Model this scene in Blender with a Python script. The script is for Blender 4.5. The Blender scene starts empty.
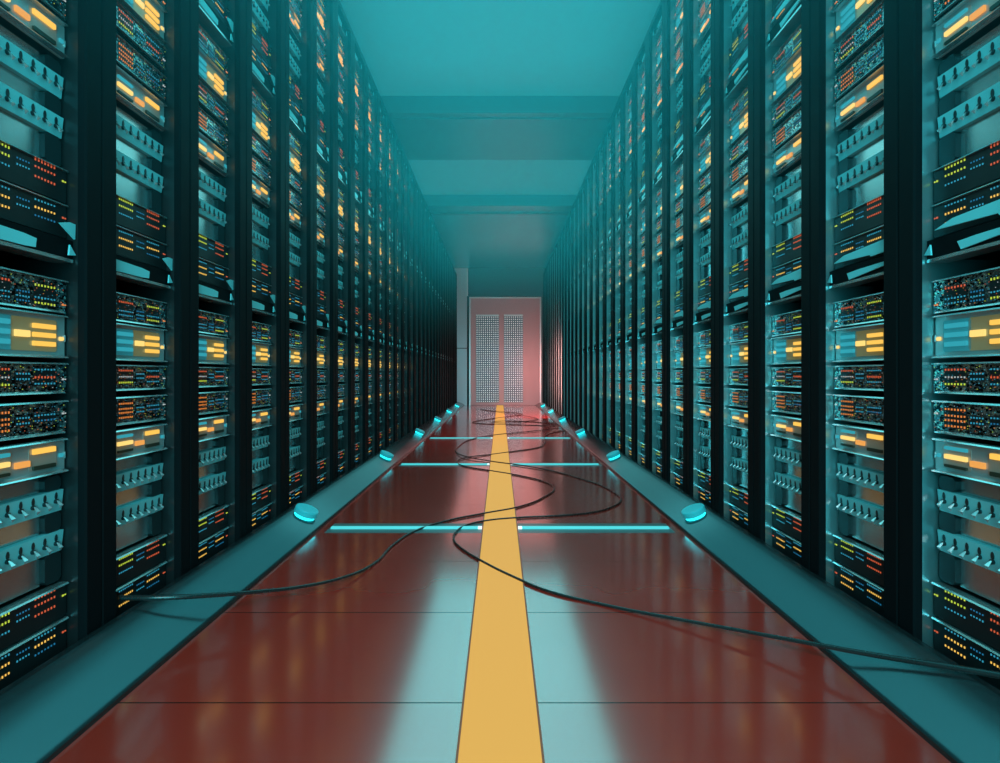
import bpy, math, random
random.seed(7)
S = bpy.context.scene
COL = S.collection

# ------------------------------------------------------------------ scale
P = 0.6            # rack pitch along the aisle
W = 1.5            # half width of the aisle (rack front plane)
F = 560.0          # focal length in pixels
CAMZ = 1.0575      # eye height
TIER = 1.485       # height of one bay
BASE = 0.06        # bottom of the lowest bay
TOP = BASE + 3 * TIER + 0.04
SOFFIT = 4.79
CEIL = 5.03
YEND = 19.56
NFIRST, NLAST = -2, 28


def yc(n):
    return (4.02 + n) * P


# ------------------------------------------------------------------ materials
def lin(r, g, b):
    f = lambda c: (c / 255 / 12.92) if c / 255 <= 0.04045 else ((c / 255 + 0.055) / 1.055) ** 2.4
    return (f(r), f(g), f(b), 1.0)


def mat(name, col, rough=0.5, metal=0.0, spec=0.5, emit=None, es=0.0, coat=0.0, sample=True):
    m = bpy.data.materials.new(name)
    m.use_nodes = True
    b = m.node_tree.nodes['Principled BSDF']
    b.inputs['Base Color'].default_value = (*col[:3], 1)
    b.inputs['Roughness'].default_value = rough
    b.inputs['Metallic'].default_value = metal
    b.inputs['Specular IOR Level'].default_value = spec
    b.inputs['Coat Weight'].default_value = coat
    if emit:
        b.inputs['Emission Color'].default_value = (*emit[:3], 1)
        b.inputs['Emission Strength'].default_value = es
        if not sample:
            m.cycles.emission_sampling = 'NONE'
    return m


def node(nt, typ, **kw):
    n = nt.nodes.new(typ)
    for k, v in kw.items():
        setattr(n, k, v)
    return n


def add_noise(m, scale, lo, hi, sock='Roughness', vec=None, detail=4.0):
    """wear: a soft noise drives one input of the shader between lo and hi"""
    nt = m.node_tree
    b = nt.nodes['Principled BSDF']
    tc = node(nt, 'ShaderNodeTexCoord')
    mp = node(nt, 'ShaderNodeMapping')
    if vec:
        mp.inputs['Scale'].default_value = vec
    nz = node(nt, 'ShaderNodeTexNoise')
    nz.inputs['Scale'].default_value = scale
    nz.inputs['Detail'].default_value = detail
    mr = node(nt, 'ShaderNodeMapRange')
    mr.inputs['To Min'].default_value = lo
    mr.inputs['To Max'].default_value = hi
    nt.links.new(tc.outputs['Object'], mp.inputs['Vector'])
    nt.links.new(mp.outputs['Vector'], nz.inputs['Vector'])
    nt.links.new(nz.outputs['Fac'], mr.inputs['Value'])
    nt.links.new(mr.outputs['Result'], b.inputs[sock])
    return m


M = {}
M['black'] = add_noise(mat('rack_black', (0.004, 0.005, 0.006), 0.6, 0.0, 0.08), 9, 0.55, 0.7)
M['liner_shaded'] = add_noise(mat('shaded_liner', (0.06, 0.065, 0.068), 0.3, 0.85), 6, 0.25, 0.38)  # shade of the less lit row put into the colour
M['liner_lit'] = add_noise(mat('lit_liner', (0.30, 0.46, 0.48), 0.3, 0.88), 6, 0.26, 0.34)  # same liner, its lit look put into the colour
M['panel'] = add_noise(mat('panel_metal', (0.26, 0.74, 0.78), 0.45, 0.1), 12, 0.38, 0.5)
M['band'] = add_noise(mat('glossy_blank', (0.58, 0.58, 0.58), 0.22, 0.9), 8, 0.16, 0.28)
M['lip'] = add_noise(mat('lip_metal', (0.72, 0.72, 0.72), 0.25, 0.85), 8, 0.18, 0.32)
M['chassis'] = mat('server_black', (0.01, 0.011, 0.012), 0.4, 0.2, 0.5)
M['plainface'] = add_noise(mat('plain_face', (0.012, 0.013, 0.014), 0.4, 0.0, 0.4), 20, 0.35, 0.5)
M['dispface'] = add_noise(mat('display_face', (0.52, 0.52, 0.52), 0.35, 0.4), 10, 0.28, 0.4)
M['darkwin'] = mat('dark_window', (0.05, 0.045, 0.03), 0.3)
M['knobdark'] = mat('knob_dark', (0.04, 0.06, 0.065), 0.35, 0.6)
M['knobtip'] = mat('knob_tip', (0.85, 0.85, 0.85), 0.25, 0.5)


def speckle_face():
    m = mat('component_face', (0.02, 0.02, 0.02), 0.24, 0.95)
    nt = m.node_tree
    b = nt.nodes['Principled BSDF']
    tc = node(nt, 'ShaderNodeTexCoord')
    mp = node(nt, 'ShaderNodeMapping')
    mp.inputs['Scale'].default_value = (1, 0.7, 1)
    v = node(nt, 'ShaderNodeTexVoronoi', feature='F1', distance='CHEBYCHEV')
    v.inputs['Scale'].default_value = 150
    cr = node(nt, 'ShaderNodeValToRGB')
    cr.color_ramp.interpolation = 'CONSTANT'
    e = cr.color_ramp.elements
    e[0].position, e[0].color = 0.0, (0.015, 0.016, 0.018, 1)
    e[1].position, e[1].color = 0.35, (0.20, 0.21, 0.22, 1)
    for p_, c_ in ((0.72, (0.45, 0.47, 0.48, 1)), (0.9, (0.8, 0.72, 0.6, 1))):
        k = e.new(p_)
        k.color = c_
    sp = node(nt, 'ShaderNodeSeparateColor')
    L = nt.links.new
    L(tc.outputs['Object'], mp.inputs['Vector'])
    L(mp.outputs['Vector'], v.inputs['Vector'])
    L(v.outputs['Color'], sp.inputs['Color'])
    L(sp.outputs['Red'], cr.inputs['Fac'])
    L(cr.outputs['Color'], b.inputs['Base Color'])
    bm = node(nt, 'ShaderNodeBump')
    bm.inputs['Strength'].default_value = 0.5
    bm.inputs['Distance'].default_value = 0.002
    L(sp.outputs['Green'], bm.inputs['Height'])
    L(bm.outputs['Normal'], b.inputs['Normal'])
    return m


M['speckle'] = speckle_face()


def led(name, c, s):
    return mat('led_' + name, (0.02, 0.02, 0.02), 0.3, emit=c, es=s, sample=False)


M['cyan'] = led('cyan', (0.04, 0.42, 0.62), 0.7)
M['blue'] = led('blue', (0.02, 0.25, 0.50), 0.6)
M['lime'] = led('lime', (0.62, 0.80, 0.06), 0.8)
M['green'] = led('green', (0.25, 0.70, 0.08), 0.7)
M['red'] = led('red', (0.85, 0.14, 0.05), 0.7)
M['orange'] = led('orange', (0.95, 0.28, 0.05), 0.8)
M['amber'] = led('amber', (1.0, 0.58, 0.10), 1.0)
M['white'] = led('white', (0.7, 0.8, 0.8), 0.6)
M['scr_cyan'] = mat('cyan_halo', (0.10, 0.30, 0.33), 0.35, emit=(0.01, 0.13, 0.16), es=0.6)  # halo of the bars put into colour and weak emission
M['scr_amber'] = mat('amber_halo', (0.34, 0.35, 0.26), 0.32, 0.45, emit=(0.30, 0.20, 0.03), es=0.3)  # halo of the bars put into colour and weak emission
M['scr_pale'] = mat('pale_halo', (0.44, 0.40, 0.38), 0.32, 0.45, emit=(0.20, 0.15, 0.06), es=0.2)  # halo of the bars put into colour and weak emission
M['bar_amber'] = mat('bar_amber', (0.1, 0.06, 0.01), 0.4, emit=(0.95, 0.53, 0.09), es=1.1)
M['bar_orange'] = mat('bar_orange', (0.1, 0.04, 0.01), 0.4, emit=(0.95, 0.40, 0.09), es=0.9)
M['bar_pale'] = mat('bar_pale', (0.1, 0.08, 0.04), 0.4, emit=(1.0, 0.66, 0.18), es=1.1)
M['bar_cyan'] = mat('bar_cyan', (0.02, 0.06, 0.07), 0.4, emit=(0.03, 0.36, 0.44), es=0.9)


# ------------------------------------------------------------------ mesh builder
class MB:
    def __init__(self, sg=1):
        self.v, self.f, self.m, self.mats, self.sg = [], [], [], [], sg
        self.smooth = []

    def mi(self, k):
        if k not in self.mats:
            self.mats.append(k)
        return self.mats.index(k)

    def add(self, vs, fs, k, smooth=False):
        o = len(self.v)
        s = self.sg
        self.v += [(s * a, b, c) for a, b, c in vs]
        i = self.mi(k)
        for f in fs:
            f = [o + q for q in f]
            self.f.append(f if s > 0 else f[::-1])
            self.m.append(i)
            self.smooth.append(smooth)

    def box(self, x0, x1, y0, y1, z0, z1, k):
        vs = [(x0, y0, z0), (x1, y0, z0), (x1, y1, z0), (x0, y1, z0), (x0, y0, z1), (x1, y0, z1), (x1, y1, z1), (x0, y1, z1)]
        self.add(vs, [(3, 2, 1, 0), (4, 5, 6, 7), (0, 1, 5, 4), (1, 2, 6, 5), (2, 3, 7, 6), (3, 0, 4, 7)], k)

    def prism(self, pts, axis, a0, a1, k, smooth=False):
        """polygon pts (counter-clockwise seen from +axis), extruded a0..a1 along axis"""
        n = len(pts)
        mk = {'z': lambda p, a: (p[0], p[1], a), 'y': lambda p, a: (p[1], a, p[0]), 'x': lambda p, a: (a, p[0], p[1])}[axis]
        vs = [mk(p, a0) for p in pts] + [mk(p, a1) for p in pts]
        fs = [tuple(range(n))[::-1], tuple(range(n, 2 * n))]
        for i in range(n):
            j = (i + 1) % n
            fs.append((i, j, n + j, n + i))
        self.add(vs, fs[:2], k)
        o = len(self.v) - 2 * n
        i_ = self.mi(k)
        for f in fs[2:]:
            f = [o + q for q in f]
            self.f.append(f if self.sg > 0 else f[::-1])
            self.m.append(i_)
            self.smooth.append(smooth)

    def rbox(self, x0, x1, y0, y1, z0, z1, c, k):
        """box chamfered along its vertical-plane outline (y,z), extruded along x"""
        p = [(y0 + c, z0), (y1 - c, z0), (y1, z0 + c), (y1, z1 - c), (y1 - c, z1), (y0 + c, z1), (y0, z1 - c), (y0, z0 + c)]
        self.prism(p, 'x', x0, x1, k)

    def mesh(self, name):
        me = bpy.data.meshes.new(name)
        me.from_pydata(self.v, [], self.f)
        for k in self.mats:
            me.materials.append(M[k])
        me.polygons.foreach_set('material_index', self.m)
        me.polygons.foreach_set('use_smooth', self.smooth)
        me.update()
        return me


def obj(name, me, parent=None, label=None):
    if isinstance(me, MB):
        me = me.mesh(name)
    o = bpy.data.objects.new(name, me)
    COL.objects.link(o)
    o.parent = parent
    if label:
        o['label'] = label
    return o


def tag(o, label, cat, group=None):
    o['label'] = label
    o['category'] = cat
    if group:
        o['group'] = group
    return o


def thing(name, label, cat, loc=(0, 0, 0), group=None):
    o = bpy.data.objects.new(name, None)
    o.empty_display_size = 0.1
    COL.objects.link(o)
    o.location = loc
    return tag(o, label, cat, group)


def struct(name, mb, parent=None):
    o = obj(name, mb, parent)
    if parent is None:
        o['kind'] = 'structure'
    return o


def copy_tree(root, loc):
    r = root.copy()
    COL.objects.link(r)
    r.location = loc
    for ch in root.children:
        c = ch.copy()
        COL.objects.link(c)
        c.parent = r
        for g in ch.children:
            d = g.copy()
            COL.objects.link(d)
            d.parent = c
    return r


ORD = ('first second third fourth fifth sixth seventh eighth ninth tenth eleventh twelfth thirteenth fourteenth fifteenth sixteenth '
       'seventeenth eighteenth nineteenth twentieth twenty-first twenty-second twenty-third twenty-fourth twenty-fifth twenty-sixth '
       'twenty-seventh twenty-eighth twenty-ninth thirtieth thirty-first').split()
SIDE = {-1: 'left', 1: 'right'}
BAY = ('lower', 'middle', 'upper')

# ------------------------------------------------------------------ racks
HW = 0.5 * P            # half pitch
PW = 0.083              # width of one front post


def rack_parts(sg):
    """list of (name, mesh, label, [children]) in rack coordinates: x depth, y along the row, z up from the floor"""
    liner = 'liner_shaded' if sg < 0 else 'liner_lit'
    out = []
    for s in (-1, 1):
        b = MB(sg)
        u0, u1 = (-HW + 0.001, -HW + PW) if s < 0 else (HW - PW, HW - 0.001)
        c = 0.006
        b.prism([(0.0, u0 + c), (c, u0), (0.03, u0), (0.03, u1), (c, u1), (0.0, u1 - c)][::-1], 'z', 0.0, TOP, 'black')
        out.append(('post', b.mesh('rack_post'), None))
    for s in (-1, 1):
        b = MB(sg)
        u0, u1 = (-HW + PW - 0.012, -HW + PW - 0.002) if s < 0 else (HW - PW + 0.002, HW - PW + 0.012)
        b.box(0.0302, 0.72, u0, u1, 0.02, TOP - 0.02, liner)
        out.append(('side_panel', b.mesh('rack_side_panel'), 'light metal side panel' if sg > 0 else 'dark glossy side panel'))  # light and dark are lit and shaded looks put into the colour
    b = MB(sg)
    b.box(0.7205, 0.735, -HW + 0.03, HW - 0.03, 0.02, TOP - 0.02, 'black')
    out.append(('back_panel', b.mesh('rack_back_panel'), None))
    b = MB(sg)
    b.box(0.031, 0.735, -HW + PW, HW - PW, TOP - 0.018, TOP, 'black')
    b.box(0.0, 0.0305, -HW + PW, HW - PW, TOP - 0.05, TOP, 'black')
    out.append(('top_panel', b.mesh('rack_top_panel'), None))
    b = MB(sg)
    b.box(0.012, 0.03, -HW + PW, HW - PW, 0.0, 0.075, 'lip')
    b.box(0.0302, 0.71, -HW + PW, HW - PW, 0.045, 0.06, 'black')
    out.append(('kick_plate', b.mesh('rack_kick_plate'), 'bright metal kick plate at the foot'))
    for t in range(3):
        zb = BASE + t * TIER
        z0 = zb + 1.412
        # shelf reflection put into the shape of a notched bracket at the head of the bay
        b = MB(sg)
        e0, e1 = -HW + PW, HW - PW
        if sg < 0:
            pts = [(e0, z0 + 0.004), (0.0, z0 + 0.006), (0.046, z0 + 0.010), (0.050, z0 + 0.040), (0.0, z0 + 0.046), (e0, z0 + 0.052)]
        else:
            pts = [(e0, z0 + 0.030), (0.06, z0 + 0.006), (0.075, z0 + 0.036), (0.0, z0 + 0.040), (e0, z0 + 0.042)]
        b.prism(pts, 'x', 0.040, 0.046, 'panel')
        out.append(('bracket', b.mesh('bay_glint'), 'notched light metal bracket'))  # stands in for the shelf reflection
        b = MB(sg)
        c = HW - PW
        b.prism([(c - 0.035, z0 + 0.012), (c - 0.002, z0 + 0.018), (c - 0.030, z0 + 0.050)], 'x', 0.034, 0.04, 'panel')  # pointed reflection, put into shape as a thin plate
        out.append(('bracket', b.mesh('corner_glint'), 'small pointed metal bracket'))  # stands in for the pointed reflection
        if t:
            b = MB(sg)
            zz = zb + 0.012
            if sg < 0:
                pts = [(c - 0.075, zz + 0.032), (c - 0.004, zz - 0.01), (c - 0.002, zz + 0.045), (c - 0.03, zz + 0.046)]
            else:
                pts = [(e0, zz - 0.004), (-0.09, zz - 0.008), (-0.084, zz - 0.0), (0.17, zz + 0.012), (0.09, zz + 0.034), (e0, zz + 0.046)]
            b.prism(pts, 'x', 0.036, 0.042, 'panel')  # reflection at the bay foot, put into shape as a plate
            out.append(('bracket', b.mesh('bay_foot_glint'), 'angular light metal bracket'))  # stands in for the reflection at the bay foot
        # glossy tray lip above the top server
        b = MB(sg)
        b.box(0.044, 0.12, e0 + 0.003, e1 - 0.003, z0 - 0.010, z0 + 0.002, 'lip')
        out.append(('tray', b.mesh('bay_tray'), 'glossy metal tray'))
        b = MB(sg)
        b.box(0.047, 0.70, e0 + 0.0005, e1 - 0.0005, z0 + 0.0025, z0 + 0.07, 'black')
        out.append(('shelf', b.mesh('bay_shelf'), None))
    return out


RACK = {}
racks = {}
for sg in (-1, 1):
    for n in range(NFIRST, NLAST + 1):
        if n == NFIRST:
            lab = f'tall black server rack standing beside the camera, {SIDE[sg]} row'
        else:
            lab = f'tall black server rack, {ORD[n + 1]} from the camera in the {SIDE[sg]} row'
        loc = (sg * W, yc(n), 0)
        if sg not in RACK:
            r = thing('server_rack', lab, 'server rack', loc, f'server racks along the {SIDE[sg]} side')
            for nm, me, la in rack_parts(sg):
                obj(nm, me, r, la)
            RACK[sg] = r
        else:
            r = copy_tree(RACK[sg], loc)
            r['label'] = lab
        racks[sg, n] = r

# ------------------------------------------------------------------ rack units
EU = HW - PW - 0.004     # half width of a unit
NEAR, MID, FAR = (-0.112, -0.020), (0.000, 0.056), (0.070, 0.164)
# rows of each LED block as (height above unit foot, colour, count, strength of fill)
LEDU = {
    'A': dict(z0=1.277, z1=1.398, face='speckle', near=[(.084, 'red'), (.047, 'cyan'), (.030, 'cyan')], mid=[(.056, 'blue'), (.040, 'cyan'), (.026, 'blue')],
              far=[(.086, 'lime'), (.044, 'cyan'), (.026, 'lime')], dot=('orange', .032),
              say='black LED server with red and lime dots'),
    'C': dict(z0=0.992, z1=1.102, face='speckle', near=[(.084, 'red'), (.058, 'white'), (.034, 'lime')], mid=[(.070, 'cyan'), (.052, 'cyan')],
              far=[(.084, 'cyan'), (.058, 'red'), (.036, 'cyan')], dot=('white', .05),
              say='black LED server with red over lime dots'),
    'D': dict(z0=0.850, z1=0.968, face='speckle', near=[(.088, 'orange'), (.066, 'orange'), (.050, 'orange'), (.030, 'orange')], mid=[(.066, 'cyan'), (.048, 'cyan')],
              far=[(.070, 'cyan'), (.052, 'blue')], dot=('white', .07),
              say='black LED server with orange beside cyan dots'),
    'G': dict(z0=0.192, z1=0.312, face='plainface', near=[(.106, 'lime'), (.080, 'lime'), (.048, 'cyan')], mid=[(.086, 'blue'), (.066, 'cyan')],
              far=[(.108, 'red'), (.085, 'red'), (.052, 'red')], dot=('lime', .075),
              say='black LED server with lime beside red dots'),
    'H': dict(z0=0.066, z1=0.186, face='plainface', near=[(.100, 'cyan'), (.072, 'amber'), (.040, 'amber')], mid=[(.084, 'blue'), (.062, 'cyan')],
              far=[(.100, 'cyan'), (.074, 'amber'), (.046, 'blue')], dot=('red', .07),
              say='black LED server with amber and cyan dots'),
}
LD = 0.068               # depth of the LED server faces


def led_rows(b, span, rows, n, dense=True, z00=0.0, x=LD):
    rnd = random.Random(str(span) + str(rows))
    u0, u1 = span
    zs = [q[0] for q in rows]
    b.box(x - 0.0003, x + 0.002, u0 - 0.002, u1 + 0.002, z00 + min(zs) - 0.007, z00 + max(zs) + 0.007, 'plainface')
    for z, c in rows:
        for i in range(n):
            u = u0 + (i + 0.5) * (u1 - u0) / n
            hw = (u1 - u0) / n * 0.17
            bright = c in ('amber', 'lime', 'red', 'orange')
            hh = 0.0034 if bright else 0.0026
            b.box(x - 0.0022, x - 0.0002, u - hw, u + hw, z00 + z - hh + rnd.uniform(-.0008, .0008), z00 + z + hh, c)


def led_blocks(d, sg):
    h = d['z1'] - d['z0']
    near = list(d['near'])
    res = []
    far = list(d['far'])
    if sg > 0:                     # both rows read in the same order from left to right
        near, far = far, near
    for span, rows, n in ((NEAR, near, 8), (MID, d['mid'], 5), (FAR, far, 7)):
        rows = list(rows)
        # fine single-pixel rows between the bright ones
        zs = [r[0] for r in rows]
        res.append((span, rows, n))
    return res


def fine_rows(b, d, x=LD, z00=0.0, seed=1):
    """dim pin-head indicators scattered on the face"""
    rnd = random.Random(seed)
    h = d['z1'] - d['z0']
    n = 110
    cols = ['cyan', 'white', 'orange', 'lime', 'red', 'cyan', 'blue']
    for i in range(n):
        u = -0.2 + 0.41 * ((i % 22) + rnd.uniform(0.1, 0.9)) / 22
        z = 0.012 + (h - 0.026) * (i // 22 + rnd.uniform(0.1, 0.9)) / 5
        b.box(x - 0.0016, x - 0.0002, u - 0.0009, u + 0.0009, z00 + z - 0.0010, z00 + z + 0.0010, rnd.choice(cols))


def led_unit_meshes(sg, key):
    d = LEDU[key]
    h = d['z1'] - d['z0']
    parts = []
    b = MB(sg)
    b.box(LD + 0.0105, 0.62, -EU + 0.006, EU - 0.006, 0.002, h - 0.002, 'chassis')
    parts.append(('chassis', b.mesh('server_chassis'), None))
    b = MB(sg)
    b.rbox(LD, LD + 0.010, -EU, EU, 0.0, h - 0.008, 0.004, d['face'])
    parts.append(('faceplate', b.mesh('server_faceplate'), None))
    b = MB(sg)
    z = h - 0.007
    b.prism([(z, LD - 0.010), (z, LD + 0.03), (z + 0.0055, LD + 0.03), (z + 0.0055, LD - 0.006)][::-1], 'y', -EU, EU, 'lip')
    if d['face'] == 'speckle':
        b.prism([(0.0008, LD - 0.012), (0.0008, LD - 0.0005), (0.010, LD - 0.0005), (0.006, LD - 0.010)][::-1], 'y', -EU, EU - 0.02, 'lip')
    parts.append(('trim_lip', b.mesh('server_trim_lip'), 'bright metal lip'))
    for span, rows, n in led_blocks(d, sg):
        b = MB(sg)
        led_rows(b, span, rows, n)
        parts.append(('led_block', b.mesh('led_block'), 'block of ' + ' and '.join(dict.fromkeys(r[1] for r in rows)) + ' LEDs'))
    b = MB(sg)
    c, zz = d['dot']
    b.box(LD - 0.003, LD - 0.0002, 0.192, 0.198, zz - 0.003, zz + 0.003, c)
    b.box(LD - 0.003, LD - 0.0002, 0.203, 0.208, zz - 0.002, zz + 0.002, c)
    parts.append(('status_light', b.mesh('status_light'), None))
    if d['face'] == 'speckle':
        b = MB(sg)
        fine_rows(b, d, seed=ord(key))
        parts.append(('indicator_field', b.mesh('indicator_field'), 'scattered pinhead indicators'))
    return parts


DISP = {
    'B': dict(halos=[(('near',), 'scr_cyan'), (('mid', 'far'), 'scr_amber')], z0=1.117, z1=1.270, say='metal display unit with three amber bars',
              bars=[('near', .112, .016, 'bar_cyan'), ('near', .080, .016, 'bar_cyan'), ('near', .048, .016, 'bar_cyan'),
                    ('mid', .078, .022, 'bar_pale'), ('far', .108, .016, 'bar_amber'), ('far', .078, .016, 'bar_amber'), ('far', .048, .016, 'bar_amber')],
              dot=('bar_pale', .070)),
    'E': dict(halos=[(('near',), 'scr_pale'), (('far',), 'scr_pale')], z0=0.712, z1=0.832, say='metal display unit with one orange box',
              bars=[('near', .090, .012, 'bar_cyan'), ('near', .060, .016, 'bar_pale'), ('mid', .050, .020, 'bar_orange'),
                    ('far', .086, .018, 'bar_amber'), ('far', .030, .014, 'darkwin'), ('near', .028, .010, 'darkwin')],
              dot=('bar_cyan', .058)),
}


def disp_meshes(sg, key):
    d = DISP[key]
    h = d['z1'] - d['z0']
    x = 0.075
    parts = []
    b = MB(sg)
    b.box(x + 0.0105, 0.62, -EU + 0.006, EU - 0.006, 0.002, h - 0.002, 'chassis')
    parts.append(('chassis', b.mesh('display_chassis'), None))
    b = MB(sg)
    b.rbox(x, x + 0.010, -EU, EU, 0.0, h, 0.006, 'dispface')
    parts.append(('faceplate', b.mesh('display_faceplate'), None))
    b = MB(sg)
    b.prism([(h - 0.0065, x - 0.024), (h - 0.0065, x - 0.0005), (h - 0.001, x - 0.0005), (h - 0.001, x - 0.020)][::-1], 'y', -EU, EU - 0.012, 'lip')
    parts.append(('trim_lip', b.mesh('display_top_lip'), 'bright upper lip'))
    b = MB(sg)
    b.prism([(0.001, x - 0.026), (0.001, x - 0.0005), (0.012, x - 0.0005), (0.006, x - 0.022)][::-1], 'y', -EU, EU - 0.012, 'lip')
    parts.append(('trim_lip', b.mesh('display_bottom_lip'), 'bright lower lip'))
    sp = dict(near=NEAR, mid=MID, far=FAR) if sg < 0 else dict(near=FAR, mid=MID, far=NEAR)
    for w, k in d['halos']:  # halos around the bars, added as weakly glowing patches
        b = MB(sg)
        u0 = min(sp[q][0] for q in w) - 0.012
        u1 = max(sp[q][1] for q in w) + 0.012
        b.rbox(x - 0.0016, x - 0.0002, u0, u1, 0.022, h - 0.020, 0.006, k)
        parts.append(('screen', b.mesh('halo_patch'), {'scr_cyan': 'faintly lit cyan screen', 'scr_amber': 'amber backlit screen', 'scr_pale': 'pale backlit screen'}[k]))  # patches that stand in for the halos of the bars
    for w, z, hh, k in d['bars']:
        b = MB(sg)
        u0, u1 = sp[w]
        b.rbox(x - 0.009, x - 0.0018, u0, u1, z - hh / 2, z + hh / 2, 0.002, k)
        nm = {'bar_cyan': 'cyan', 'bar_amber': 'amber', 'bar_pale': 'pale amber', 'bar_orange': 'orange'}.get(k)
        parts.append(('light_bar', b.mesh('light_bar'), nm + ' light bar') if nm else ('window', b.mesh('display_window'), 'dark window'))
    b = MB(sg)
    k, z = d['dot']
    b.rbox(x - 0.005, x - 0.0005, 0.186, 0.204, z - 0.007, z + 0.007, 0.003, k)
    parts.append(('status_light', b.mesh('display_status_light'), None))
    b = MB(sg)
    pts = [(0.2128 - 0.006 * math.cos(a), h * 0.47 + 0.012 * math.sin(a)) for a in [math.pi / 2 - i * math.pi / 8 for i in range(9)]]
    b.prism(pts[::-1], 'x', x - 0.004, x - 0.0005, 'knobtip')  # reflection in the liner, added as a thin pale shape
    parts.append(('latch', b.mesh('display_halfmoon'), 'half round latch'))  # stands in for the reflection in the liner
    return parts


PATCH = dict(z0=0.320, z1=0.698)


def toggle(b, u, z, x):
    """collar and lever of one toggle switch"""
    n = 8
    ring = [(u + 0.0085 * math.cos(2 * math.pi * i / n), z + 0.0085 * math.sin(2 * math.pi * i / n)) for i in range(n)]
    b.prism(ring, 'x', x - 0.007, x - 0.0003, 'knobdark')
    ring = [(u + 0.006 * math.cos(2 * math.pi * i / n), z + 0.020 + 0.013 * math.sin(2 * math.pi * i / n)) for i in range(n)]
    b.prism(ring, 'x', x - 0.004, x - 0.0003, 'knobdark')
    vs = [(x - 0.0065, u - 0.003, z + 0.004), (x - 0.0065, u + 0.003, z + 0.004), (x - 0.0065, u, z - 0.003),
          (x - 0.023, u - 0.0085, z - 0.013), (x - 0.023, u + 0.0085, z - 0.013), (x - 0.017, u, z - 0.025)]
    b.add(vs, [(0, 1, 2), (3, 5, 4), (0, 3, 4, 1), (1, 4, 5, 2), (2, 5, 3, 0)], 'knobtip')


def patch_meshes(sg, single):
    parts = []
    h = PATCH['z1'] - PATCH['z0']
    x = 0.082
    b = MB(sg)
    b.box(x + 0.05, 0.55, -EU + 0.006, EU - 0.006, 0.002, h - 0.002, 'chassis')
    parts.append(('housing', b.mesh('patch_housing'), None))
    strips = ((0.106, 0.180, 0.052, 0.130 + 0.008), (0.250, 0.326, 0.0, 0.288))
    for z0, z1, _, zk in strips:
        b = MB(sg)
        b.prism([(z0, x + 0.004), (z0, x + 0.05), (z1, x + 0.05), (z1, x - 0.004)][::-1], 'y', -EU, EU - (0.004 if sg > 0 else 0.0), 'panel')
        if not single:
            for k in range(8):
                toggle(b, 0.18 - 0.049 * k, zk, x)
        parts.append(('switch_strip', b.mesh('switch_strip'), 'pale metal strip'))
        if single:
            for k in range(8):
                c = MB(sg)
                toggle(c, 0.18 - 0.049 * k, zk, x)
                parts.append(('toggle_switch', c.mesh('toggle_switch'), None))
    for z0, z1 in ((0.0, 0.1055), (0.1805, 0.2495), (0.3265, h)):
        b = MB(sg)
        b.box(x + 0.022, x + 0.045, -EU, EU - 0.075, z0 + 0.0005, z1 - 0.0005, 'band')
        parts.append(('blank_panel', b.mesh('blank_panel'), 'glossy metal blank panel'))
        b = MB(sg)
        b.rbox(x + 0.004, x + 0.045, EU - 0.074, EU - 0.001, z0 + 0.0005, z1 - 0.0005, 0.012, 'knobdark')
        parts.append(('end_block', b.mesh('end_block'), 'dark end block'))
    return parts


def proto(name, parts):
    r = bpy.data.objects.new(name, None)
    r.empty_display_size = 0.05
    COL.objects.link(r)
    for nm, me, la in parts:
        obj(nm, me, r, la)
    return r


def proj(x, y, z):
    if y < 0.05:
        return None
    return (500 + F * x / y, 375 - F * (z - CAMZ) / y)


def in_frame(sg, n, z0, z1):
    ok = False
    for u in (-EU, 0, EU):
        q = yc(n) + u
        for z in (z0, (z0 + z1) / 2, z1):
            p_ = proj(sg * (W + 0.06), q, z)
            if p_ and 2 < p_[0] < 998 and 2 < p_[1] < 761:
                ok = True
    return ok


LASTLED = 15
cand = []
for n in range(NFIRST, LASTLED + 1):
    for sg in (-1, 1):
        for t in (0, 1, 2):
            for key in 'ABCDEFGH':
                d = LEDU.get(key) or DISP.get(key) or PATCH
                zb = BASE + t * TIER - 0.06
                cand.append((sg, n, t, key, zb + d['z0'], zb + d['z1']))
visible = [c for c in cand if in_frame(c[0], c[1], c[4], c[5])]
leds = [c for c in visible if c[3] in LEDU]
single = set(leds[:296])
for c in visible:
    if c[3] not in LEDU and c[1] <= 12:
        single.add(c)

protos = {}
PLACED = {}
for c in cand:
    if c not in single:
        continue
    sg, n, t, key, z0, z1 = c
    loc = (sg * W, yc(n), z0)
    where = f'{BAY[t]} bay, {ORD[n + 1]} rack from camera, {SIDE[sg]} row'
    if key in LEDU:
        pk, nm, cat, grp, say = (sg, key), 'led_server', 'server', 'LED servers mounted in the racks', LEDU[key]['say']
        maker = lambda: led_unit_meshes(sg, key)
    elif key in DISP:
        pk, nm, cat, grp, say = (sg, key), 'display_unit', 'display unit', 'display units mounted in the racks', DISP[key]['say']
        maker = lambda: disp_meshes(sg, key)
    else:
        pk, nm, cat, grp, say = (sg, key, n <= 4), 'patch_panel', 'patch panel', 'patch panels mounted in the racks', 'pale patch panel with two switch rows'
        maker = lambda: patch_meshes(sg, n <= 4)
    if pk not in protos:
        protos[pk] = o = proto(nm, maker())
        o.location = loc
    else:
        o = copy_tree(protos[pk], loc)
    tag(o, f'{say}, {where}', cat, grp)

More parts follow.
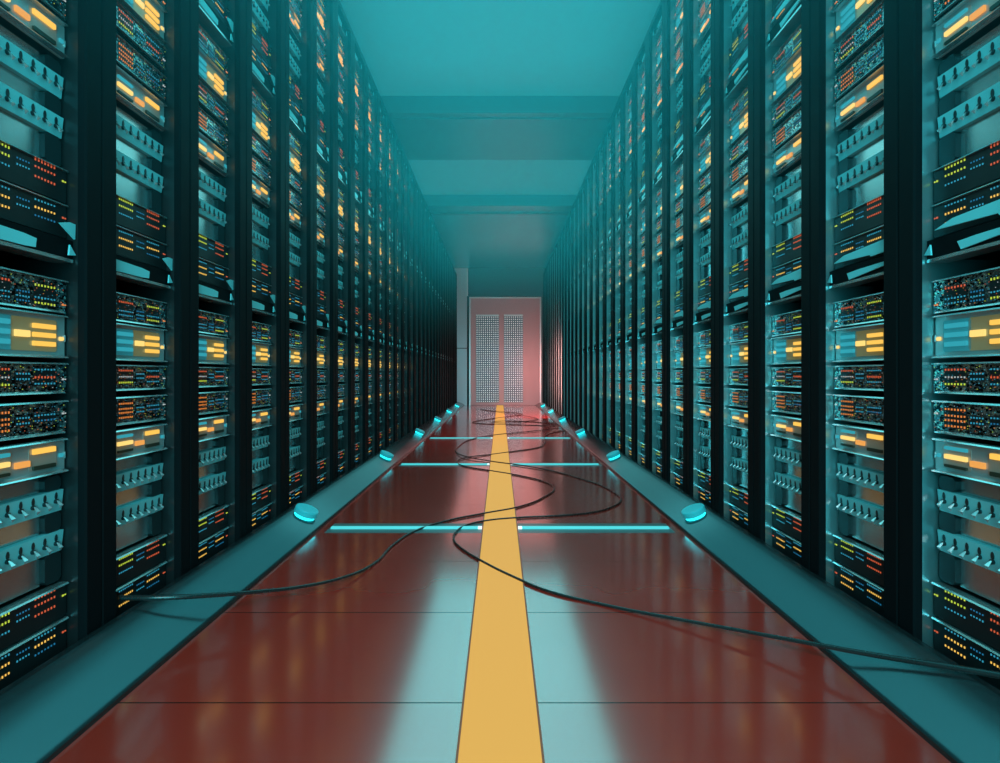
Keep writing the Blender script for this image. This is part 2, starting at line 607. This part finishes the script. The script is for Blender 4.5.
# the LED servers past the nearest three hundred
rest = [c for c in cand if c not in single and (c[3] in LEDU)]
b = MB(1)
for sg, n, t, key, z0, z1 in rest:
    d = LEDU[key]
    h = d['z1'] - d['z0']
    q = MB(sg)
    q.box(LD, 0.4, -EU, EU, 0, h - 0.008, d['face'])
    q.box(LD - 0.008, LD + 0.03, -EU, EU, h - 0.007, h - 0.0015, 'lip')
    for span, rows, k in led_blocks(d, sg):
        led_rows(q, span, rows, k)
    o_ = len(b.v)
    b.v += [(sg * W + a, yc(n) + e, z0 + f) for a, e, f in q.v]
    b.f += [[o_ + i for i in f] for f in q.f]
    b.m += [b.mi(q.mats[i]) for i in q.m]
    b.smooth += q.smooth
o = obj('distant_led_servers', b)
o['kind'] = 'stuff'
o['label'] = 'black LED servers in the racks far along both rows'

# ------------------------------------------------------------------ room shell
def floor_mat():
    m = mat('dark_red_floor', (0.16, 0.035, 0.022), 0.3, 0.0, 0.5, coat=1.0)
    m.node_tree.nodes['Principled BSDF'].inputs['Coat IOR'].default_value = 3.2
    nt = m.node_tree
    b = nt.nodes['Principled BSDF']
    L = nt.links.new
    tc = node(nt, 'ShaderNodeTexCoord')
    sep = node(nt, 'ShaderNodeSeparateXYZ')
    L(tc.outputs['Object'], sep.inputs[0])
    # tile seams across the aisle
    a = node(nt, 'ShaderNodeMath', operation='ADD')
    a.inputs[1].default_value = -6.446 * P + 40 * 1.145 * P + 0.5 * 1.145 * P
    dv = node(nt, 'ShaderNodeMath', operation='DIVIDE')
    dv.inputs[1].default_value = 1.145 * P
    fr = node(nt, 'ShaderNodeMath', operation='FRACT')
    sb = node(nt, 'ShaderNodeMath', operation='SUBTRACT')
    sb.inputs[1].default_value = 0.5
    ab = node(nt, 'ShaderNodeMath', operation='ABSOLUTE')
    lt = node(nt, 'ShaderNodeMath', operation='LESS_THAN')
    lt.inputs[1].default_value = 0.0042
    L(sep.outputs['Y'], a.inputs[0]); L(a.outputs[0], dv.inputs[0]); L(dv.outputs[0], fr.inputs[0])
    L(fr.outputs[0], sb.inputs[0]); L(sb.outputs[0], ab.inputs[0]); L(ab.outputs[0], lt.inputs[0])
    nz = node(nt, 'ShaderNodeTexNoise')
    nz.inputs['Scale'].default_value = 1.2
    nz.inputs['Detail'].default_value = 5
    L(tc.outputs['Object'], nz.inputs['Vector'])
    mx = node(nt, 'ShaderNodeMix', data_type='RGBA')
    mx.inputs[6].default_value = (0.62, 0.026, 0.014, 1)
    mx.inputs[7].default_value = (0.78, 0.034, 0.018, 1)
    L(nz.outputs['Fac'], mx.inputs[0])
    m2 = node(nt, 'ShaderNodeMix', data_type='RGBA')
    m2.inputs[7].default_value = (0.02, 0.006, 0.004, 1)
    L(lt.outputs[0], m2.inputs[0]); L(mx.outputs[2], m2.inputs[6])
    L(m2.outputs[2], b.inputs['Base Color'])
    inv = node(nt, 'ShaderNodeMath', operation='MULTIPLY_ADD')
    inv.inputs[1].default_value = -1.0; inv.inputs[2].default_value = 1.0
    L(lt.outputs[0], inv.inputs[0]); L(inv.outputs[0], b.inputs['Coat Weight'])
    b.inputs['Coat Roughness'].default_value = 0.14
    mr = node(nt, 'ShaderNodeMapRange')
    mr.inputs['To Min'].default_value = 0.20
    mr.inputs['To Max'].default_value = 0.27
    L(nz.outputs['Fac'], mr.inputs['Value']); L(mr.outputs['Result'], b.inputs['Roughness'])
    return m


M['floor'] = floor_mat()
M['kerb'] = add_noise(mat('kerb_metal', (0.085, 0.095, 0.10), 0.24, 0.85), 3, 0.21, 0.27)
M['wall'] = add_noise(mat('wall_paint', (0.03, 0.05, 0.055), 0.5), 4, 0.4, 0.6)
M['endwall'] = add_noise(mat('end_wall_metal', (0.45, 0.68, 0.74), 0.4, 0.3), 4, 0.32, 0.44)
M['header'] = add_noise(mat('header_metal', (0.05, 0.085, 0.095), 0.4, 0.3), 4, 0.34, 0.46)
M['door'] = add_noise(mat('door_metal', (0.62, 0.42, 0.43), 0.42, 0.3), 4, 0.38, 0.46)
M['doortrim'] = mat('door_trim', (0.85, 0.85, 0.85), 0.3, 0.4)
M['gap'] = mat('dark_gap', (0.01, 0.012, 0.014), 0.6)
M['perf'] = add_noise(mat('perforated_metal', (0.13, 0.16, 0.19), 0.35, 0.5), 5, 0.3, 0.4)
M['stud'] = mat('pale_stud', (0.9, 0.9, 0.9), 0.3, 0.0, emit=(0.75, 0.85, 0.85), es=0.8, sample=False)  # brightness of the dots put in as emission
M['ceil'] = add_noise(mat('ceiling_paint', (0.20, 0.26, 0.28), 0.5), 3, 0.45, 0.55)
M['beam'] = mat('beam_metal', (0.14, 0.22, 0.24), 0.35, 0.4)
M['soffit'] = add_noise(mat('soffit_metal', (0.17, 0.38, 0.41), 0.36, 0.85), 2, 0.30, 0.4)
M['glow'] = mat('ceiling_diffuser', (0.2, 0.3, 0.3), 0.5, emit=lin(43, 158, 168), es=0.35)
M['stripe'] = mat('amber_stripe', (0.30, 0.10, 0.02), 0.6, 0.0, 0.1, emit=lin(226, 170, 84), es=0.88)  # its even brightness is put in as emission
M['stripe_edge'] = mat('stripe_edge', (0.55, 0.08, 0.03), 0.5)
M['strip'] = mat('cyan_strip', (0.05, 0.2, 0.2), 0.4, emit=(0.08, 0.62, 0.66), es=0.9)
M['spill'] = mat('strip_spill', (0.10, 0.06, 0.06), 0.3, emit=(0.03, 0.33, 0.36), es=0.18)  # emission stands in for the halo of the tube
M['strip_end'] = mat('strip_end_white', (0.3, 0.3, 0.3), 0.4, emit=(0.75, 0.9, 0.9), es=1.2)
M['puck'] = add_noise(mat('puck_cap', (0.06, 0.50, 0.55), 0.35, 0.0, emit=(0.015, 0.28, 0.33), es=0.25), 10, 0.3, 0.4)
M['lens'] = mat('puck_lens', (0.05, 0.3, 0.3), 0.3, emit=(0.012, 0.62, 0.70), es=3.2)
M['cable'] = add_noise(mat('cable_rubber', (0.018, 0.016, 0.016), 0.3, 0.0, 0.6), 30, 0.22, 0.34)

XI, XO = 0.82 * W, 0.985 * W
KH = 0.119
Y0 = -2.6

b = MB(); b.box(-2.4, 2.4, Y0, YEND + 0.3, -0.2, 0.0, 'floor'); struct('floor', b)
b = MB(); b.box(-2.4, 2.4, Y0, YEND + 0.3, CEIL + 0.03, CEIL + 0.2, 'ceil'); struct('ceiling', b)
b = MB(); b.box(-2.5, -2.4, Y0, YEND + 0.3, -0.2, CEIL + 0.2, 'wall'); struct('wall_left', b)
b = MB(); b.box(2.4, 2.5, Y0, YEND + 0.3, -0.2, CEIL + 0.2, 'wall'); struct('wall_right', b)
b = MB(); b.box(-2.4, 2.4, Y0 - 0.1, Y0, -0.2, CEIL + 0.2, 'wall'); struct('wall_front', b)

# end wall: pale column, header, doorway
px = lambda x: (x - 500) * YEND / F
pz = lambda y: CAMZ + (375 - y) * YEND / F
b = MB()
b.box(-2.4, 2.4, YEND + 0.12, YEND + 0.3, 0, CEIL + 0.03, 'header')
b.box(-2.4, px(467), YEND, YEND + 0.12, 0.0, pz(348.6), 'endwall')
b.box(-2.4, px(467), YEND, YEND + 0.12, pz(347.8), SOFFIT - 0.002, 'endwall')
b.box(px(468), 2.4, YEND, YEND + 0.12, pz(296), SOFFIT - 0.002, 'header')
b.box(px(467), px(468), YEND + 0.02, YEND + 0.12, 0, pz(296), 'gap')
b.box(px(467), px(468), YEND + 0.002, YEND + 0.12, pz(296), SOFFIT - 0.002, 'doortrim')
b.box(px(541.5), 2.4, YEND, YEND + 0.12, 0, pz(297), 'header')
struct('wall_back', b)

d = thing('door_1', 'tall pale metal double door at the far end of the aisle', 'door', (0, YEND, 0))
d['kind'] = 'structure'
b = MB()
for x0, x1, y0, y1 in ((469.2, 470.6, 298, 405.2), (539.8, 541.2, 298, 405.2), (469.2, 541.2, 297, 298.4)):
    b.box(px(x0), px(x1), -0.02, 0.11, max(0, pz(y1)), pz(y0), 'doortrim')
obj('door_frame', b, d)
b = MB()
b.box(px(470.7), px(539.7), 0.03, 0.1, 0.005, pz(298.5), 'door')
obj('door_leaf', b, d)
for x0, x1 in ((476, 499), (504, 523)):
    b = MB()
    z0, z1 = 0.10, pz(316)
    b.box(px(x0), px(x1), 0.012, 0.029, z0, z1, 'perf')
    b.box(px(x0), px(x1), 0.004, 0.029, z1, z1 + 0.05, 'doortrim')
    n = 11 if x1 < 500 else 9
    sx = (px(x1) - px(x0)) / n
    nz_ = int((z1 - z0) / 0.075)
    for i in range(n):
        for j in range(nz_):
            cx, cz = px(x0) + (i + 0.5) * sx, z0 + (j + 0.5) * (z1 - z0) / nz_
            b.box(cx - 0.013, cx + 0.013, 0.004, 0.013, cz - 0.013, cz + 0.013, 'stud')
    obj('perforated_panel', b, d)

# ceiling bays: lit panels between dropped beams
panels = (('wide glowing teal ceiling panel above the near racks', Y0 + 0.3, 13.3 * P),
          ('glowing teal ceiling panel beyond the dropped beam', 16.2 * P - 1.0, 20.6 * P))
for lab, y0, y1 in panels:
    t = thing('ceiling_light_panel', lab, 'ceiling light', (0, (y0 + y1) / 2, CEIL), 'glowing ceiling panels')
    hl = (y1 - y0) / 2 - 0.01
    b = MB(); b.box(-2.0, 2.0, -hl, hl, 0.0, 0.02, 'glow'); obj('diffuser', b, t)
    b = MB()
    for x0, x1, a0, a1 in ((-2.06, -2.0, -hl, hl), (2.0, 2.06, -hl, hl)):
        b.box(x0, x1, a0, a1, -0.01, 0.029, 'beam')
    obj('frame', b, t)
b = MB(); b.box(-2.4, 2.4, 13.3 * P, 16.2 * P, SOFFIT, CEIL + 0.03, 'beam')
b.box(-2.4, 2.4, 13.3 * P + 0.15, 13.3 * P + 0.30, SOFFIT - 0.02, SOFFIT, 'beam')
struct('ceiling_beam', b)
b = MB(); b.box(-2.4, 2.4, 20.6 * P, YEND + 0.12, SOFFIT, CEIL + 0.03, 'soffit')
struct('ceiling_soffit', b)
b = MB(); b.box(-2.4, 2.4, 20.6 * P + 0.5, 20.6 * P + 0.62, SOFFIT - 0.03, SOFFIT, 'beam')
b2 = b
struct('trim_1', b2)

# sloping kerbs: steep at the aisle, flatter towards the racks
def kerb_z(x):
    a, z, st, q = x - XI, 0.012, 0.002, 0.0
    while q < a:
        f = min(1.0, max(0.0, (q - 0.07) / 0.13))
        z += st * math.tan(math.radians(29.5 - 12 * f))
        q += st
    return z


for sg, nm in ((-1, 'trim_left'), (1, 'trim_right')):
    b = MB(sg)
    pts = [(0.0, XI), (0.0, XO + 0.01), (KH, XO + 0.01), (KH, XO - 0.004)]
    pts += [(kerb_z(XO - 0.016 - i * (XO - 0.018 - XI) / 14), XO - 0.016 - i * (XO - 0.018 - XI) / 14) for i in range(15)]
    b.prism(pts[::-1], 'y', Y0, YEND - 0.001, 'kerb', smooth=True)
    b.smooth[16:] = [False] * len(b.smooth[16:])
    struct(nm, b)

# ------------------------------------------------------------------ amber stripe
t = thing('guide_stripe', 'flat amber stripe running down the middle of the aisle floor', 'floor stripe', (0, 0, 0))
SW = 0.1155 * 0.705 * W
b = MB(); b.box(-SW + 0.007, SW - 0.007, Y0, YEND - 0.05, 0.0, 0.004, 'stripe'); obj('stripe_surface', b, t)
for s in (-1, 1):
    b = MB(); b.box(min(s * SW, s * (SW - 0.0069)), max(s * SW, s * (SW - 0.0069)), Y0, YEND - 0.05, 0.0, 0.0045, 'stripe_edge')
    obj('edging', b, t, 'dark red edging')

# ------------------------------------------------------------------ floor light strips and kerb lamps
ROWS = [6.446 + 4.58 * k for k in range(6)]
for k, s in enumerate(ROWS[:3]):
    for sg in (-1, 1):
        t = thing('floor_light_strip', f'glowing cyan light strip across the floor, {ORD[k]} from camera, {SIDE[sg]} of amber stripe', 'light strip',
                  (0, s * P, 0), 'cyan light strips in the floor')
        b = MB(sg)
        hw, hh = 0.028, 0.012
        pr = [(0.0005, -hw), (0.0005, hw), (hh * .6, hw * .8), (hh, hw * .35), (hh, -hw * .35), (hh * .6, -hw * .8)]
        b.prism([(q, r) for r, q in pr], 'x', SW + 0.03, 0.775 * W, 'strip')
        obj('tube', b, t)
        b = MB(sg)
        b.box(SW + 0.003, 0.785 * W, -0.12, 0.12, 0.0, 0.0004, 'spill')  # halo on the floor, added as a thin glowing sheet
        obj('spill', b, t, 'dimly glowing flange')
        b = MB(sg)
        b.prism([(q, r) for r, q in pr], 'x', SW + 0.003, SW + 0.0295, 'strip_end')
        obj('end_cap', b, t, 'white glowing end')

SLOPE = math.radians(24)


def puck(sg):
    parts = []
    nv = 28

    def lathe(prof, k, smooth=True):
        b = MB(sg)
        vs, fs = [], []
        for r, z in prof:
            for i in range(nv):
                a = 2 * math.pi * i / nv
                vs.append((r * math.cos(a), r * math.sin(a), z))
        for j in range(len(prof) - 1):
            for i in range(nv):
                i2 = (i + 1) % nv
                fs.append((j * nv + i, j * nv + i2, (j + 1) * nv + i2, (j + 1) * nv + i))
        fs.append(tuple(range(nv))[::-1])
        fs.append(tuple(range((len(prof) - 1) * nv, len(prof) * nv)))
        b.add(vs, fs, k)
        return b
    parts.append(('lens_ring', lathe([(0.066, 0.001), (0.070, 0.004), (0.070, 0.018), (0.066, 0.0205)], 'lens').mesh('lens_ring'), 'glowing cyan ring'))
    parts.append(('lamp_cap', lathe([(0.076, 0.021), (0.081, 0.024), (0.081, 0.056), (0.077, 0.062), (0.073, 0.063)], 'puck').mesh('lamp_cap'), None))
    return parts


PK = {}
for sg in (-1, 1):
    for k, s in enumerate(ROWS):
        x = 0.902 * W
        z = kerb_z(x)
        loc = (sg * x, s * P, z + 0.001)
        lab = f'round cyan lamp on the {SIDE[sg]} kerb, {ORD[k]} from the camera'
        if sg not in PK:
            PK[sg] = r = proto('kerb_lamp', puck(sg))
            r.location = loc
            r.rotation_euler = (0, -sg * SLOPE, 0)
        else:
            r = copy_tree(PK[sg], loc)
        tag(r, lab, 'lamp', 'round lamps along the kerbs')

# ------------------------------------------------------------------ cables
def cable(name, pts, label, r=0.0068):
    """pts: floor points read as (x, y, height above floor)"""
    cu = bpy.data.curves.new(name, 'CURVE')
    cu.dimensions = '3D'
    cu.bevel_depth = r
    cu.bevel_resolution = 4
    cu.resolution_u = 8
    cu.use_fill_caps = True
    sp = cu.splines.new('BEZIER')
    sp.bezier_points.add(len(pts) - 1)
    for bp, p_ in zip(sp.bezier_points, pts):
        bp.co = p_
        bp.radius = 1.0 + 4.0 * max(0.0, p_[2] - 0.02)  # thicker where raised, the dark of its shadow put into the shape
        bp.handle_left_type = bp.handle_right_type = 'AUTO'
    o = bpy.data.objects.new(name, cu)
    COL.objects.link(o)
    bpy.context.view_layer.update()
    me = bpy.data.meshes.new_from_object(o.evaluated_get(bpy.context.evaluated_depsgraph_get()))
    bpy.data.objects.remove(o)
    o = bpy.data.objects.new(name, me)
    me.materials.clear()
    me.materials.append(M['cable'])
    for p_ in me.polygons:
        p_.use_smooth = True
    COL.objects.link(o)
    return tag(o, label, 'cable')


def fp(x, y, h=0.0):
    """point at height h above the floor seen at this image position"""
    z = h + 0.0076
    Y = F * (CAMZ - z) / (y - 375)
    return ((x - 500) * Y / F, Y, z)


def spread(L):
    return [fp(*q) for q in L]


A = [(120, 598, .16), (165, 597.5, .15), (215, 595, .12), (260, 591.5, .085), (300, 587, .05), (345, 577, .02), (375, 563), (392, 546), (415, 531), (450, 520), (483, 513.5), (520, 506.5), (546, 496), (554, 489),
     (545, 482), (522, 476), (490, 470.5), (464, 466), (457, 461.5), (466, 457.5, .004), (490, 454.5), (512, 451.5), (538, 447.5), (544.5, 443), (544, 438.5), (549, 434), (562, 431), (576, 428.5), (570, 426.6), (545, 425.5), (507, 424.5),
     (489, 424), (473, 422.6), (478, 420.8), (492, 418.6), (511, 416.2), (522, 414.6), (512, 412.4), (495, 411), (483, 410)]
B = [(1040, 683, .165), (1000, 675.5, .15), (940, 665.5, .125), (880, 656, .095), (800, 641.5, .06), (740, 630.5, .035), (680, 619.5, .015), (610, 606), (548, 591), (515, 577.5), (480, 560), (461, 548), (454, 540), (456, 532), (467, 525), (487, 520.5),
     (520, 517.5), (562, 515.5), (592, 512.5), (612, 507), (621, 500), (614, 492.5), (600, 485), (580, 478.5), (557, 472), (526, 466, .004), (490, 461, .004), (468, 457, .012), (456, 451.6), (458, 447), (473, 438.8), (494, 435, .004), (525, 431.8, .004), (552, 429, .008), (578, 426.5),
     (560, 424.4), (535, 422), (505, 421), (492, 422.2, .01), (505, 423, .012), (530, 420.6, .006), (538, 418.8), (530, 416.8, .01), (515, 414.4, .012), (500, 412.4, .012), (481, 409.4)]
cable('floor_cable', spread(A), 'thin black cable snaking from the left kerb across the amber stripe')
cable('floor_cable', spread(B), 'thin black cable snaking from the right kerb across the amber stripe')

# ------------------------------------------------------------------ lights
def area(name, loc, rot, sx, sy, power, col, spread_=180):
    l = bpy.data.lights.new(name, 'AREA')
    l.shape = 'RECTANGLE'
    l.size, l.size_y = sx, sy
    l.energy = power
    l.color = col
    l.spread = math.radians(spread_)
    o = bpy.data.objects.new(name, l)
    o.location = loc
    o.rotation_euler = rot
    COL.objects.link(o)
    return o


CY = (0.07, 0.78, 0.88)
R = math.radians
area('ceiling_fill', (0, 2.6, CEIL - 0.02), (0, 0, 0), 2.8, 9.0, 135, CY)  # added fill that strengthens the light of the ceiling panels
area('rear_fill', (0, Y0 + 0.02, 2.0), (R(90), 0, 0), 2.8, 3.4, 410, CY)  # added fill behind the camera, brightens the rack faces
area('aisle_fill', (0, 8.4, 3.3), (0, 0, 0), 2.6, 7.2, 105, (0.16, 0.80, 0.84))  # unseen fill, added for the bright reflections on the floor
area('warm_fill', (0, -2.2, 3.2), (R(58), 0, 0), 2.0, 0.8, 10, (1.0, 0.24, 0.12), 60)  # added fill that reddens the near floor
area('red_light', (1.30, 13.6, 1.2), (R(86), 0, R(12)), 0.35, 1.6, 85, (1.0, 0.30, 0.26))
area('red_light', (0, 12.8, 1.45), (0, 0, 0), 1.7, 9.0, 34, (1.0, 0.32, 0.30))  # unseen fill, added for the red sheen on the far floor

# ------------------------------------------------------------------ haze high in the aisle
w = bpy.data.worlds.new('hazy_air')
S.world = w
w.use_nodes = True
nt = w.node_tree
bg = nt.nodes['Background']
bg.inputs['Color'].default_value = (0, 0, 0, 1)
bg.inputs['Strength'].default_value = 0.0
geo = node(nt, 'ShaderNodeNewGeometry')
sep = node(nt, 'ShaderNodeSeparateXYZ')
mr = node(nt, 'ShaderNodeMapRange', interpolation_type='SMOOTHSTEP')
mr.inputs['From Min'].default_value = 1.4
mr.inputs['From Max'].default_value = 4.8
mr.inputs['To Min'].default_value = 0.0
mr.inputs['To Max'].default_value = 0.18
vs = node(nt, 'ShaderNodeVolumeScatter')
vs.inputs['Color'].default_value = (0.10, 0.92, 1.0, 1)
nt.links.new(geo.outputs['Position'], sep.inputs[0])
nt.links.new(sep.outputs['Z'], mr.inputs['Value'])
far_ = node(nt, 'ShaderNodeMapRange', interpolation_type='SMOOTHSTEP')   # the haze thins out down the aisle
far_.inputs['From Min'].default_value = 5.0
far_.inputs['From Max'].default_value = 13.0
far_.inputs['To Min'].default_value = 1.0
far_.inputs['To Max'].default_value = 0.12
mul = node(nt, 'ShaderNodeMath', operation='MULTIPLY')
nt.links.new(sep.outputs['Y'], far_.inputs['Value'])
nt.links.new(mr.outputs['Result'], mul.inputs[0])
nt.links.new(far_.outputs['Result'], mul.inputs[1])
nt.links.new(mul.outputs[0], vs.inputs['Density'])
nt.links.new(vs.outputs['Volume'], nt.nodes['World Output'].inputs['Volume'])
w.cycles.volume_step_size = 0.6
w.cycles.homogeneous_volume = False

# ------------------------------------------------------------------ camera, colour
cam = bpy.data.cameras.new('camera')
cam.sensor_fit = 'HORIZONTAL'
cam.sensor_width = 36
cam.lens = 36 * F / 1000
cam.shift_y = (375 - 381.5) / 1000
cam.clip_start = 0.02
co = bpy.data.objects.new('camera', cam)
co.location = (0, 0, CAMZ)
co.rotation_euler = (math.pi / 2, 0, 0)
COL.objects.link(co)
S.camera = co
vs_ = S.view_settings
S.display_settings.display_device = 'sRGB'
vs_.view_transform = 'Standard'
vs_.look = 'None'
vs_.gamma = 1.0
vs_.exposure = 0.0
vs_.use_curve_mapping = False
cy = S.cycles
cy.use_denoising = True
try:
    cy.denoiser = 'OPENIMAGEDENOISE'
except Exception:
    pass
cy.max_bounces = 6
cy.diffuse_bounces = 2
cy.glossy_bounces = 4
cy.volume_bounces = 1
cy.transmission_bounces = 2
cy.caustics_reflective = False
cy.caustics_refractive = False
cy.sample_clamp_indirect = 3.0
cy.sample_clamp_direct = 0.0
